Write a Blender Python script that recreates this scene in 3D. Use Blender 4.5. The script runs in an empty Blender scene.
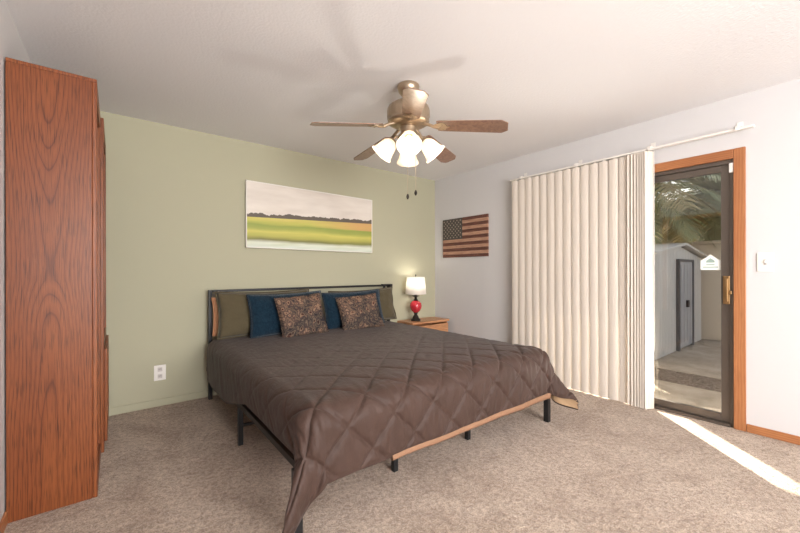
import bpy, math, random
import numpy as np
from mathutils import Vector, Matrix, noise as mnoise
C = bpy.context.scene.collection
sc = bpy.context.scene
random.seed(7)
rng = np.random.default_rng(5)
PI = math.pi
H = 2.44                                   # ceiling height
# ------------------------------------------------------------------ camera
cam_d = bpy.data.cameras.new('camera')
cam = bpy.data.objects.new('camera', cam_d); C.objects.link(cam)
cam.location = (-3.577, -3.735, 1.169)
cam.rotation_euler = (PI/2, math.radians(0.1), -0.66721)
cam_d.sensor_width = 36; cam_d.sensor_fit = 'HORIZONTAL'
cam_d.lens = 361.55*36/800
cam_d.shift_y = (270.0-266.5)/800
cam_d.clip_start = 0.05
sc.camera = cam
# ------------------------------------------------------------------ world, sun, added fill and bounce lights, exposure
sc.view_settings.view_transform = 'Standard'
sc.view_settings.look = 'None'
sc.view_settings.gamma = 1
sc.view_settings.use_curve_mapping = False
sc.view_settings.exposure = 0.08
SUN_DIR = Vector((0.687, 0.726, 0.70))     # towards the sun
w = bpy.data.worlds.new('sky'); sc.world = w; w.use_nodes = True
nt = w.node_tree; bgn = nt.nodes['Background']
sky = nt.nodes.new('ShaderNodeTexSky'); sky.sky_type = 'NISHITA'; sky.sun_disc = False
sky.sun_elevation = math.radians(35); sky.sun_rotation = math.atan2(0.687, 0.726)
sky.dust_density = 3.0
hsv = nt.nodes.new('ShaderNodeHueSaturation'); hsv.inputs['Saturation'].default_value = .45
nt.links.new(sky.outputs[0], hsv.inputs['Color']); nt.links.new(hsv.outputs[0], bgn.inputs[0]); bgn.inputs[1].default_value = 0.45
sd = bpy.data.lights.new('sun', 'SUN'); sd.energy = 32.0; sd.angle = 0.009; sd.color = (1, .93, .82)
so = bpy.data.objects.new('sun', sd); C.objects.link(so); so.location = (6, 6, 8)
so.rotation_euler = SUN_DIR.to_track_quat('Z', 'Y').to_euler()
ad = bpy.data.lights.new('added_window_fill', 'AREA'); ad.energy = 250; ad.shape = 'RECTANGLE'; ad.size = 2.3; ad.size_y = 1.35  # soft fill added behind the camera, set in an invented window
ad.color = (1, .98, .97)
ao = bpy.data.objects.new('added_window_fill', ad); C.objects.link(ao); ao.location = (-2.6, -6.44, 1.45)
ao.rotation_euler = (PI/2, 0, 0)
# added spot lamp, standing in for patio-bounced sunlight, casts the fan's ceiling shadow
pd = bpy.data.lights.new('added_bounce_spot', 'SPOT'); pd.energy = 205; pd.color = (1, .93, .86); pd.shadow_soft_size = .16
pd.spot_size = math.radians(78); pd.spot_blend = 1.0
po = bpy.data.objects.new('added_bounce_spot', pd); C.objects.link(po); po.location = (.17, -2.9, -.0)
po.rotation_euler = (Vector((.17, -2.9, -.0))-Vector((-2.3, -1.7, 2.44))).to_track_quat('Z', 'Y').to_euler()

# ------------------------------------------------------------------ mesh helper
class M:
    def __init__(s): s.v = []; s.f = []; s.sm = []; s.mi = []
    def add(s, vs, fs, smooth=False, mi=0):
        o = len(s.v); s.v += [tuple(p) for p in vs]
        for f in fs: s.f.append(tuple(i+o for i in f)); s.sm.append(smooth); s.mi.append(mi)
        return s
    def bx(s, x0, x1, y0, y1, z0, z1, mi=0, mat=None):
        vs = [Vector((x, y, z)) for x in (x0, x1) for y in (y0, y1) for z in (z0, z1)]
        if mat is not None: vs = [mat @ p for p in vs]
        return s.add(vs, [(0,1,3,2),(4,6,7,5),(0,4,5,1),(2,3,7,6),(0,2,6,4),(1,5,7,3)], False, mi)
    def tube(s, a, b, r0, r1=None, n=12, mi=0, cap=True):
        a = Vector(a); b = Vector(b); r1 = r0 if r1 is None else r1
        return s.path([a, b], [r0, r1], n, mi, cap, smooth=True)
    def path(s, pts, r, n=8, mi=0, cap=True, smooth=True):
        pts = [Vector(p) for p in pts]
        if not isinstance(r, (list, tuple)): r = [r]*len(pts)
        vs = []; fs = []; prev = None
        for i, p in enumerate(pts):
            d = (pts[min(i+1, len(pts)-1)]-pts[max(i-1, 0)]).normalized()
            if prev is None:
                u = d.cross(Vector((0, 0, 1)) if abs(d.z) < .9 else Vector((1, 0, 0))).normalized()
            else:
                u = (prev - d*prev.dot(d)).normalized()
            prev = u; q = d.cross(u)
            for k in range(n):
                t = 2*PI*k/n; vs.append(p + (u*math.cos(t)+q*math.sin(t))*r[i])
        for i in range(len(pts)-1):
            for k in range(n):
                k2 = (k+1) % n; fs.append((i*n+k, i*n+k2, (i+1)*n+k2, (i+1)*n+k))
        s.add(vs, fs, smooth, mi)
        if cap:
            s.add([vs[k] for k in range(n)], [tuple(range(n))[::-1]], False, mi)
            s.add([vs[(len(pts)-1)*n+k] for k in range(n)], [tuple(range(n))], False, mi)
        return s
    def lathe(s, prof, c=(0, 0, 0), n=28, mi=0, mat=None, flute=0, nf=12):
        vs = []; fs = []
        for r, z in prof:
            for k in range(n):
                t = 2*PI*k/n; rr = r*(1+flute*math.cos(nf*t))
                p = Vector((rr*math.cos(t), rr*math.sin(t), z))
                vs.append((mat @ p if mat is not None else p) + Vector(c))
        for i in range(len(prof)-1):
            for k in range(n):
                k2 = (k+1) % n; fs.append((i*n+k, i*n+k2, (i+1)*n+k2, (i+1)*n+k))
        return s.add(vs, fs, True, mi)
    def prism(s, poly, axis, a, b, mi=0, mat=None):
        n = len(poly)
        def P(q, t):
            p = {'x': (t, q[0], q[1]), 'y': (q[0], t, q[1]), 'z': (q[0], q[1], t)}[axis]
            p = Vector(p); return mat @ p if mat is not None else p
        vs = [P(q, a) for q in poly]+[P(q, b) for q in poly]
        fs = [tuple(range(n))[::-1], tuple(range(n, 2*n))]+[(i, (i+1) % n, n+(i+1) % n, n+i) for i in range(n)]
        return s.add(vs, fs, False, mi)
    def grid(s, P, smooth=True, mi=0, closed_u=False, flip=False):
        nu, nv = P.shape[:2]; fs = []
        for i in range(nu if closed_u else nu-1):
            for j in range(nv-1):
                i2 = (i+1) % nu
                q = (i*nv+j, i2*nv+j, i2*nv+j+1, i*nv+j+1)
                fs.append(q[::-1] if flip else q)
        return s.add([tuple(x) for x in P.reshape(-1, 3)], fs, smooth, mi)
    def build(s, name, mats, parent=None, bevel=0, seg=2, weld=False, origin=None):
        off = Vector(wloc(parent)) if parent is not None else Vector(origin or (0, 0, 0))
        me = bpy.data.meshes.new(name)
        me.from_pydata([tuple(Vector(p)-off) for p in s.v], [], s.f)
        me.polygons.foreach_set('use_smooth', s.sm)
        me.polygons.foreach_set('material_index', s.mi)
        for m in (mats if isinstance(mats, (list, tuple)) else [mats]): me.materials.append(m)
        import bmesh
        b = bmesh.new(); b.from_mesh(me)
        if weld: bmesh.ops.remove_doubles(b, verts=b.verts, dist=1e-5)
        bmesh.ops.recalc_face_normals(b, faces=b.faces)
        b.to_mesh(me); b.free()
        o = bpy.data.objects.new(name, me); C.objects.link(o)
        if parent is not None: o.parent = parent
        else: o.location = off
        if bevel:
            m = o.modifiers.new('bevel', 'BEVEL'); m.width = bevel; m.segments = seg; m.limit_method = 'ANGLE'; m.angle_limit = math.radians(40)
        return o

def wloc(o):
    p = Vector((0, 0, 0))
    while o is not None: p += o.location; o = o.parent
    return p
def tag(o, label=None, cat=None, group=None, kind=None):
    if label: o['label'] = label
    if cat: o['category'] = cat
    if group: o['group'] = group
    if kind: o['kind'] = kind
    return o
def thing(name, label, cat, loc, group=None):
    o = bpy.data.objects.new(name, None); C.objects.link(o); o.location = loc; o.empty_display_size = .1
    return tag(o, label, cat, group)
def struct(o): o['kind'] = 'structure'; return o
def copy_part(o, parent):
    c = o.copy(); C.objects.link(c); c.parent = parent
    for ch in list(o.children): copy_part(ch, c)
    return c

# ------------------------------------------------------------------ materials
def s2l(c):
    return tuple(((x/255)/12.92 if x/255 <= .04045 else ((x/255+.055)/1.055)**2.4) for x in c)
def rgb(c): return (*s2l(c), 1)
def mat(name, col, rough=.6, metal=0, spec=.5, sheen=0, bump=None, coat=0):
    m = bpy.data.materials.new(name); m.use_nodes = True
    b = m.node_tree.nodes['Principled BSDF']
    b.inputs['Base Color'].default_value = rgb(col); b.inputs['Roughness'].default_value = rough
    b.inputs['Metallic'].default_value = metal; b.inputs['Specular IOR Level'].default_value = spec
    if sheen: b.inputs['Sheen Weight'].default_value = sheen; b.inputs['Sheen Roughness'].default_value = .5
    if coat: b.inputs['Coat Weight'].default_value = coat; b.inputs['Coat Roughness'].default_value = .15
    if bump: add_bump(m, *bump)
    return m
def N(m, t): return m.node_tree.nodes.new(t)
def LK(m, a, b): m.node_tree.links.new(a, b)
def bsdf(m): return m.node_tree.nodes['Principled BSDF']
def tcoord(m, scale=(1, 1, 1), rot=(0, 0, 0), loc=(0, 0, 0)):
    t = N(m, 'ShaderNodeTexCoord'); mp = N(m, 'ShaderNodeMapping')
    mp.inputs['Scale'].default_value = scale; mp.inputs['Rotation'].default_value = rot; mp.inputs['Location'].default_value = loc
    LK(m, t.outputs['Object'], mp.inputs[0]); return mp.outputs[0]
def tex(m, co, scale, detail=3, rough=.5, dist=0):
    n = N(m, 'ShaderNodeTexNoise'); n.inputs['Scale'].default_value = scale; n.inputs['Detail'].default_value = detail
    n.inputs['Roughness'].default_value = rough; n.inputs['Distortion'].default_value = dist
    LK(m, co, n.inputs['Vector']); return n.outputs['Fac']
def ramp(m, fac, stops, interp='LINEAR'):
    r = N(m, 'ShaderNodeValToRGB'); r.color_ramp.interpolation = interp
    e = r.color_ramp.elements
    e[0].position, e[0].color = stops[0][0], rgb(stops[0][1]); e[1].position, e[1].color = stops[1][0], rgb(stops[1][1])
    for p, c in stops[2:]:
        x = e.new(p); x.color = rgb(c)
    LK(m, fac, r.inputs[0]); return r.outputs[0]
def math_(m, op, a, b=None, c=None):
    n = N(m, 'ShaderNodeMath'); n.operation = op
    for i, x in enumerate((a, b, c)):
        if x is None: continue
        if isinstance(x, (int, float)): n.inputs[i].default_value = x
        else: LK(m, x, n.inputs[i])
    return n.outputs[0]
def mixc(m, fac, a, b, mode='MIX'):
    n = N(m, 'ShaderNodeMix'); n.data_type = 'RGBA'; n.blend_type = mode
    if isinstance(fac, (int, float)): n.inputs[0].default_value = fac
    else: LK(m, fac, n.inputs[0])
    for i, x in ((6, a), (7, b)):
        if isinstance(x, tuple): n.inputs[i].default_value = rgb(x)
        else: LK(m, x, n.inputs[i])
    return n.outputs[2]
def bumpn(m, h, strength, dist=.01):
    b = N(m, 'ShaderNodeBump'); b.inputs['Strength'].default_value = strength; b.inputs['Distance'].default_value = dist
    LK(m, h, b.inputs['Height']); LK(m, b.outputs[0], bsdf(m).inputs['Normal'])
def add_bump(m, scale, strength, dist=.005):
    bumpn(m, tex(m, tcoord(m), scale, 3), strength, dist)

def oak(name, dark, mid, light, u='x', v='z', depth='y', freq=95, zm=1.05, rough=.4, straight=False, u0=0.0, spread=.13, d0=.26, pore=.55):
    """flat-sawn oak: growth rings cut obliquely give cathedral figure along v"""
    m = mat(name, mid, rough, spec=.4)
    t = N(m, 'ShaderNodeTexCoord'); sep = N(m, 'ShaderNodeSeparateXYZ'); LK(m, t.outputs['Object'], sep.inputs[0])
    ax = {'x': sep.outputs[0], 'y': sep.outputs[1], 'z': sep.outputs[2]}
    co = t.outputs['Object']
    sc_ = {u: 7.0, v: .9, depth: 7.0}
    mp = tcoord(m, (sc_['x'], sc_['y'], sc_['z']))
    wob = math_(m, 'MULTIPLY', math_(m, 'SUBTRACT', tex(m, mp, 1.0, 3), .5), .05)
    wob2 = math_(m, 'MULTIPLY', math_(m, 'SUBTRACT', tex(m, tcoord(m, (1.3, 1.3, 1.3)), 1.1, 1), .5), .07)
    uu = math_(m, 'ADD', math_(m, 'SUBTRACT', ax[u], u0), wob)
    if straight:
        r = math_(m, 'ADD', uu, math_(m, 'MULTIPLY', ax[depth], .6))
    else:
        dz = math_(m, 'MULTIPLY', math_(m, 'ABSOLUTE', math_(m, 'SUBTRACT', ax[v], zm)), spread)
        d = math_(m, 'ADD', math_(m, 'SUBTRACT', d0, dz), wob2)
        r = math_(m, 'SQRT', math_(m, 'ADD', math_(m, 'MULTIPLY', uu, uu), math_(m, 'MULTIPLY', d, d)))
    ring = math_(m, 'FRACT', math_(m, 'MULTIPLY', r, freq))
    col = ramp(m, ring, [(0, mid), (.45, light), (.8, mid), (.92, dark), (1, mid)])
    pores = tex(m, tcoord(m, tuple({u: 260, v: 9, depth: 260}[k] for k in 'xyz')), 1.0, 2)
    pm = ramp(m, pores, [(.36, (120, 120, 120)), (.5, (255, 255, 255))])
    col = mixc(m, pore, col, pm, 'MULTIPLY')
    big = ramp(m, tex(m, tcoord(m, (2, 2, .6)), 1.4, 2), [(.3, (215, 200, 195)), (.7, (255, 255, 255))])
    col = mixc(m, .8, col, big, 'MULTIPLY')
    LK(m, col, bsdf(m).inputs['Base Color'])
    bumpn(m, pores, .15, .002)
    return m

MT = {}
def setup():
    MT['green'] = mat('sage_paint', (177, 174, 150), .75, spec=.25, bump=(90, .12, .004))
    MT['white'] = mat('white_paint', (208, 206, 206), .75, spec=.25, bump=(90, .12, .004))
    MT['ceil'] = mat('ceiling_paint', (234, 233, 234), .9, spec=.1, bump=(70, .35, .006))
    m = MT['carpet'] = mat('carpet', (182, 160, 138), 1.0, spec=.05, sheen=.3)
    co = tcoord(m)
    fine = tex(m, co, 150, 2, .7); midn = tex(m, tcoord(m, (1, 1, 1), (0, 0, .4)), 42, 4, .75, .4); big = tex(m, co, 3.2, 4, .6, 1.2)
    c1 = ramp(m, fine, [(.28, (152, 130, 112)), (.5, (214, 195, 177)), (.72, (240, 227, 212))])
    c2 = ramp(m, midn, [(.32, (172, 160, 150)), (.6, (255, 255, 255))])
    c3 = ramp(m, big, [(.32, (217, 207, 198)), (.62, (255, 253, 250))])
    c = mixc(m, .9, mixc(m, .9, c1, c2, 'MULTIPLY'), c3, 'MULTIPLY')
    LK(m, c, bsdf(m).inputs['Base Color'])
    hgt = math_(m, 'ADD', math_(m, 'MULTIPLY', fine, .6), midn)
    bumpn(m, hgt, .9, .02)
    MT['oak_end'] = oak('oak_end_panel', (102, 53, 25), (130, 70, 34), (140, 79, 40), 'x', 'z', 'y', 105, 1.12, .42, u0=-.015, spread=.05, d0=.13)
    MT['oak_front'] = oak('oak_case', (108, 56, 28), (138, 76, 40), (152, 90, 50), 'y', 'z', 'x', 90, .9, .42, straight=True)
    MT['oak_trim_v'] = oak('oak_door_casing', (172, 112, 68), (180, 120, 76), (190, 132, 88), 'y', 'z', 'x', 60, 1, .4, straight=True, pore=.2)
    MT['oak_trim_h'] = oak('oak_head_casing', (170, 110, 66), (178, 118, 74), (188, 130, 86), 'z', 'y', 'x', 60, 1, .4, straight=True, pore=.2)
    MT['oak_top'] = oak('oak_nightstand', (165, 105, 66), (200, 142, 98), (216, 162, 118), 'y', 'x', 'z', 70, -.4, .35, straight=True)
    MT['black'] = mat('black_powder_coat', (38, 37, 38), .45, .3)
    MT['bronze'] = mat('dark_bronze_aluminium', (104, 95, 87), .4, .6)
    MT['brass'] = mat('worn_brass', (160, 128, 88), .35, .9)
    MT['pewter'] = mat('antique_brass', (178, 160, 138), .3, .9, bump=(40, .1, .002))
    MT['plastic'] = mat('white_plastic', (232, 228, 222), .4)
    MT['slot'] = mat('dark_slot', (50, 46, 42), .6)
    m = MT['vane'] = mat('vinyl_vane', (224, 214, 202), .45, spec=.35)
    tr = N(m, 'ShaderNodeBsdfTranslucent'); tr.inputs[0].default_value = rgb((245, 228, 200))
    mx = N(m, 'ShaderNodeMixShader'); mx.inputs[0].default_value = .05
    LK(m, bsdf(m).outputs[0], mx.inputs[1]); LK(m, tr.outputs[0], mx.inputs[2])
    LK(m, mx.outputs[0], m.node_tree.nodes['Material Output'].inputs[0])
    # thin window glass
    m = MT['glass'] = bpy.data.materials.new('window_glass'); m.use_nodes = True
    nt = m.node_tree; nt.nodes.remove(nt.nodes['Principled BSDF'])
    tp = N(m, 'ShaderNodeBsdfTransparent'); tp.inputs[0].default_value = (.95, .955, .945, 1)
    gl = N(m, 'ShaderNodeBsdfGlossy'); gl.inputs['Roughness'].default_value = 0.0
    lw = N(m, 'ShaderNodeLayerWeight'); lw.inputs[0].default_value = .5
    mx = N(m, 'ShaderNodeMixShader'); LK(m, math_(m, 'MULTIPLY_ADD', math_(m, 'POWER', lw.outputs['Facing'], 4.0), .5, .08), mx.inputs[0])
    LK(m, tp.outputs[0], mx.inputs[1]); LK(m, gl.outputs[0], mx.inputs[2])
    LK(m, mx.outputs[0], nt.nodes['Material Output'].inputs[0])
    # textiles
    m = MT['comf'] = mat('brown_comforter', (66, 47, 39), .6, spec=.3, sheen=.08)
    co = tcoord(m)
    f = tex(m, co, 5, 3); LK(m, ramp(m, f, [(.3, (62, 44, 36)), (.7, (69, 50, 42))]), bsdf(m).inputs['Base Color'])
    h = math_(m, 'ADD', tex(m, tcoord(m, (30, 9, 12), (0, 0, .5)), 1.0, 3, .6, 1.0), math_(m, 'MULTIPLY', tex(m, tcoord(m, (9, 34, 14), (0, 0, .3)), 1.0, 3, .6, .8), .8))
    bumpn(m, h, .22, .02)
    MT['lining'] = mat('tan_lining', (190, 158, 122), .7, sheen=.2, bump=(25, .5, .02))
    MT['hem'] = mat('peach_hem', (142, 106, 80), .7, bump=(25, .4, .02))
    MT['sheet'] = mat('peach_sheet', (205, 150, 112), .8, bump=(40, .3, .01))
    MT['olive'] = mat('olive_cotton', (84, 75, 55), .85, spec=.2, sheen=.2, bump=(14, .5, .02))
    m = MT['blue'] = mat('navy_plush', (18, 38, 64), .9, spec=.1, sheen=.25)
    f = tex(m, tcoord(m), 55, 3, .7); LK(m, ramp(m, f, [(.3, (9, 28, 44)), (.7, (26, 50, 64))]), bsdf(m).inputs['Base Color']); bumpn(m, f, .7, .01)
    m = MT['paisley'] = mat('scroll_print', (120, 90, 80), .85, spec=.15)
    co = tcoord(m); d = N(m, 'ShaderNodeTexNoise'); d.inputs['Scale'].default_value = 14; LK(m, co, d.inputs['Vector'])
    va = N(m, 'ShaderNodeVectorMath'); va.operation = 'MULTIPLY_ADD'; LK(m, d.outputs['Color'], va.inputs[0]); va.inputs[1].default_value = (.09, .09, .09); LK(m, co, va.inputs[2])
    vo = N(m, 'ShaderNodeTexVoronoi'); vo.inputs['Scale'].default_value = 19; LK(m, va.outputs[0], vo.inputs['Vector'])
    ringf = ramp(m, vo.outputs['Distance'], [(.0, (62, 48, 42)), (.18, (78, 50, 48)), (.28, (150, 132, 110)), (.4, (102, 86, 78)), (.52, (68, 62, 62)), (.62, (124, 108, 92)), (.8, (62, 58, 60))])
    pat = ramp(m, tex(m, va.outputs[0], 7, 2), [(.42, (255, 232, 222)), (.56, (165, 165, 172))])
    LK(m, mixc(m, .75, ringf, pat, 'MULTIPLY'), bsdf(m).inputs['Base Color']); bumpn(m, tex(m, co, 90, 2), .4, .004)
    # fan blade wood
    m = MT['blade'] = mat('walnut_blade', (136, 106, 88), .35, spec=.5, coat=.25)
    g = tex(m, tcoord(m, (6, 6, 6)), 4, 4, .6, 1.5); LK(m, ramp(m, g, [(.3, (112, 84, 70)), (.7, (150, 120, 102))]), bsdf(m).inputs['Base Color'])
    m = MT['shade_glass'] = mat('frosted_glass', (250, 244, 232), .5)
    bsdf(m).inputs['Emission Color'].default_value = (1, .86, .68, 1); bsdf(m).inputs['Emission Strength'].default_value = .3
    tr = N(m, 'ShaderNodeBsdfTranslucent'); tr.inputs[0].default_value = (1, .95, .88, 1)
    mx = N(m, 'ShaderNodeMixShader'); mx.inputs[0].default_value = .4
    LK(m, bsdf(m).outputs[0], mx.inputs[1]); LK(m, tr.outputs[0], mx.inputs[2]); LK(m, mx.outputs[0], m.node_tree.nodes['Material Output'].inputs[0])
    m = MT['bulb'] = mat('lit_bulb', (255, 245, 230), .4); bsdf(m).inputs['Emission Color'].default_value = (1, .85, .65, 1); bsdf(m).inputs['Emission Strength'].default_value = 5
    m = MT['lampshade'] = mat('white_linen_shade', (245, 241, 235), .8, bump=(220, .2, .002))
    tr = N(m, 'ShaderNodeBsdfTranslucent'); tr.inputs[0].default_value = (1, .97, .92, 1)
    mx = N(m, 'ShaderNodeMixShader'); mx.inputs[0].default_value = .5
    LK(m, bsdf(m).outputs[0], mx.inputs[1]); LK(m, tr.outputs[0], mx.inputs[2]); LK(m, mx.outputs[0], m.node_tree.nodes['Material Output'].inputs[0])
    MT['redglass'] = mat('red_crackle_glass', (196, 44, 58), .18, spec=.6, coat=.6, bump=(45, .5, .01))
    MT['darkbronze'] = mat('dark_bronze', (46, 40, 36), .4, .6)
    # outdoor
    m = MT['concrete'] = mat('patio_concrete', (176, 163, 146), .95, spec=.1)
    f = tex(m, tcoord(m), 4, 6, .65); LK(m, ramp(m, f, [(.3, (150, 138, 122)), (.7, (190, 177, 160))]), bsdf(m).inputs['Base Color']); bumpn(m, tex(m, tcoord(m), 60, 3), .3, .01)
    m = MT['gravel'] = mat('gravel', (120, 106, 92), 1, spec=.1)
    f = tex(m, tcoord(m), 42, 3, .8); LK(m, ramp(m, f, [(.3, (70, 60, 52)), (.7, (170, 152, 134))]), bsdf(m).inputs['Base Color']); bumpn(m, f, 1, .04)
    MT['shed'] = mat('shed_metal', (214, 210, 204), .5, .1)
    MT['shed_dark'] = mat('shed_frame', (92, 92, 94), .5, .2)
    MT['stucco'] = mat('cream_stucco', (226, 212, 192), .95, spec=.1, bump=(60, .4, .01))
    MT['tan'] = mat('tan_stucco', (150, 146, 138), .95, spec=.1, bump=(40, .4, .01))
    MT['rooftile'] = mat('brown_roof', (140, 118, 98), .9, bump=(25, .5, .02))
    MT['frond'] = mat('grey_green_frond', (150, 154, 118), .6, spec=.3)
    MT['frond_dry'] = mat('dry_frond', (162, 146, 104), .7, spec=.2)
    MT['trunk'] = mat('palm_trunk', (116, 94, 72), .95, bump=(22, .8, .03))
    MT['doorwood'] = mat('dark_door', (92, 66, 50), .5)
    MT['tubecover'] = mat('sun_block_grey', (200, 196, 190), .9)
setup()

# ------------------------------------------------------------------ room shell
XL, YB = -3.98, -6.4
DY0, DY1, DZ = -3.165, -1.36, 1.985         # sliding door rough opening
struct(M().bx(XL-.12, .0, YB-.12, .12, -.12, 0).build('floor', MT['carpet']))
struct(M().bx(XL-.12, .15, YB-.12, .12, H, H+.12).build('ceiling', MT['ceil']))
struct(M().bx(XL-.12, .15, 0, .12, 0, H).build('wall_back', MT['green']))
r = M(); r.bx(0, .15, DY1, 0, 0, H); r.bx(0, .15, YB-.12, DY0, 0, H); r.bx(0, .15, DY0, DY1, DZ, H)
struct(r.build('wall_right', MT['white']))
LY0, LY1, LZ = -2.46, -1.64, 2.03           # passage door in the left wall
l = M(); l.bx(XL-.12, XL, LY1, 0, 0, H); l.bx(XL-.12, XL, YB-.12, LY0, 0, H); l.bx(XL-.12, XL, LY0, LY1, LZ, H)
struct(l.build('wall_left', MT['white']))
WX0, WX1, WZ0, WZ1 = -3.8, -1.4, .75, 2.15
f = M(); f.bx(XL, WX0, YB-.12, YB, 0, H); f.bx(WX1, 0, YB-.12, YB, 0, H); f.bx(WX0, WX1, YB-.12, YB, 0, WZ0); f.bx(WX0, WX1, YB-.12, YB, WZ1, H)
struct(f.build('wall_front', MT['white']))
wf = M()
wf.bx(WX0, WX1, YB-.08, YB-.03, WZ0, WZ0+.04); wf.bx(WX0, WX1, YB-.08, YB-.03, WZ1-.04, WZ1)
for x in (WX0, (WX0+WX1)/2-.02, WX1-.04): wf.bx(x, x+.04, YB-.08, YB-.03, WZ0+.04, WZ1-.04)
struct(wf.build('added_window_1', MT['plastic'], bevel=.003))  # unseen window, added to give the fill light an opening
# passage door
d2 = struct(M().bx(XL-.075, XL-.035, LY0+.005, LY1-.005, .008, LZ-.005).build('door_2', MT['doorwood'], bevel=.003))
k = M(); k.lathe([(0.0, 0), (.028, .0), (.028, .006), (.012, .01), (.012, .035), (.028, .045), (.03, .06), (.02, .072), (0, .075)], (XL-.035, LY0+.07, .95), mat=Matrix.Rotation(PI/2, 4, 'Y'))
k.build('door_knob', MT['brass'], d2)
t = M()
t.bx(XL, XL+.015, LY1-.005, LY1+.06, 0, LZ+.06); t.bx(XL, XL+.015, LY0-.06, LY0+.005, 0, LZ+.06); t.bx(XL, XL+.015, LY0+.005, LY1-.005, LZ-.005, LZ+.06)
struct(t.build('trim_2', MT['oak_trim_v'], bevel=.004))
# baseboards
struct(M().bx(XL+.012, -.013, -.012, 0, 0, .062).build('baseboard_back', MT['green'], bevel=.004))
bb = M(); bb.bx(-.013, 0, YB, DY0-.068, 0, .058); bb.bx(-.013, 0, DY1+.068, -.012, 0, .058)
struct(bb.build('baseboard_right', MT['oak_trim_h'], bevel=.004))
bl = M(); bl.bx(XL, XL+.012, YB+.012, LY0-.06, 0, .058); bl.bx(XL, XL+.012, LY1+.06, 0, 0, .058)
struct(bl.build('baseboard_left', MT['oak_trim_h'], bevel=.004))
struct(M().bx(XL+.012, -.013, YB, YB+.012, 0, .058).build('baseboard_front', MT['oak_trim_h'], bevel=.004))
# oak casing round the sliding door
CW = .066
tc = M(); tc.bx(-.016, .13, DY0-CW, DY0, 0, DZ+.07); tc.bx(-.016, .13, DY1, DY1+CW, 0, DZ+.07)
struct(tc.build('trim_1', MT['oak_trim_v'], bevel=.004))
struct(M().bx(-.016, .13, DY0, DY1, DZ, DZ+.07).build('trim_3', MT['oak_trim_h'], bevel=.004))

# ------------------------------------------------------------------ sliding glass door
sg = struct(bpy.data.objects.new('door_1', None)); C.objects.link(sg); sg.location = (.05, (DY0+DY1)/2, 0)
fr = M(); fr.bx(.005, .105, DY0, DY0+.022, 0, DZ); fr.bx(.005, .105, DY1-.022, DY1, 0, DZ)
fr.bx(.005, .105, DY0+.022, DY1-.022, DZ-.03, DZ); fr.bx(-.012, .115, DY0+.022, DY1-.022, 0, .022)
fr.build('door_frame', MT['bronze'], sg, bevel=.002)
def panel(y0, y1, x, nm, gm):
    p = M(); z0, z1 = .024, DZ-.031
    p.bx(x, x+.034, y0, y0+.052, z0, z1); p.bx(x, x+.034, y1-.052, y1, z0, z1)
    p.bx(x, x+.034, y0+.052, y1-.052, z0, z0+.055); p.bx(x, x+.034, y0+.052, y1-.052, z1-.05, z1)
    q = p.build(nm, MT['bronze'], sg, bevel=.002)
    g = M().bx(x+.015, x+.019, y0+.052, y1-.052, z0+.055, z1-.05)
    return q, g.build(gm, MT['glass'], q)
ps, gs = panel(DY0+.023, -2.24, .02, 'sliding_panel', 'glass_pane')
pf, gf = panel(-2.28, DY1-.023, .062, 'fixed_panel', 'glass_pane')
hd = M(); hd.bx(-.002, .02, DY0+.0235, DY0+.06, .91, 1.12); hd.bx(-.024, -.002, DY0+.03, DY0+.046, .93, 1.10); hd.bx(-.02, -.002, DY0+.01, DY0+.03, .985, 1.01)
hh = hd.build('door_handle', MT['brass'], ps, bevel=.003); hh['label'] = 'brass door handle'
al = tag(M().bx(-.01, .005, -3.166, -3.14, 1.885, 1.955).build('alarm_sensor', MT['plastic'], bevel=.003, origin=(.005, -3.153, 1.885)), 'small white alarm contact at the top corner of the sliding glass door', 'sensor')
# house-shaped security sticker on the inside of the pane
st = thing('window_sticker', 'white house-shaped sticker on the glass of the sliding door', 'sticker', (.035, -3.02, 1.17))
sp = [(-3.085, 1.165), (-2.965, 1.165), (-2.965, 1.24), (-2.985, 1.25), (-3.025, 1.285), (-3.065, 1.25), (-3.085, 1.24)]
M().prism(sp, 'x', .0338, .0348).build('sticker_sheet', mat('sticker_white', (236, 240, 236), .6), st)
gm = mat('sticker_print', (150, 170, 160), .6); pr = M()
for z, a, b in ((1.187, -3.07, -2.98), (1.205, -3.05, -3.0)): pr.bx(.0330, .0338, a, b, z-.004, z+.004)
pr.prism([(-3.05, 1.222), (-3.0, 1.222), (-3.0, 1.236), (-3.025, 1.256), (-3.05, 1.236)], 'x', .0330, .0338)
pr.build('house_print', gm, st)

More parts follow.
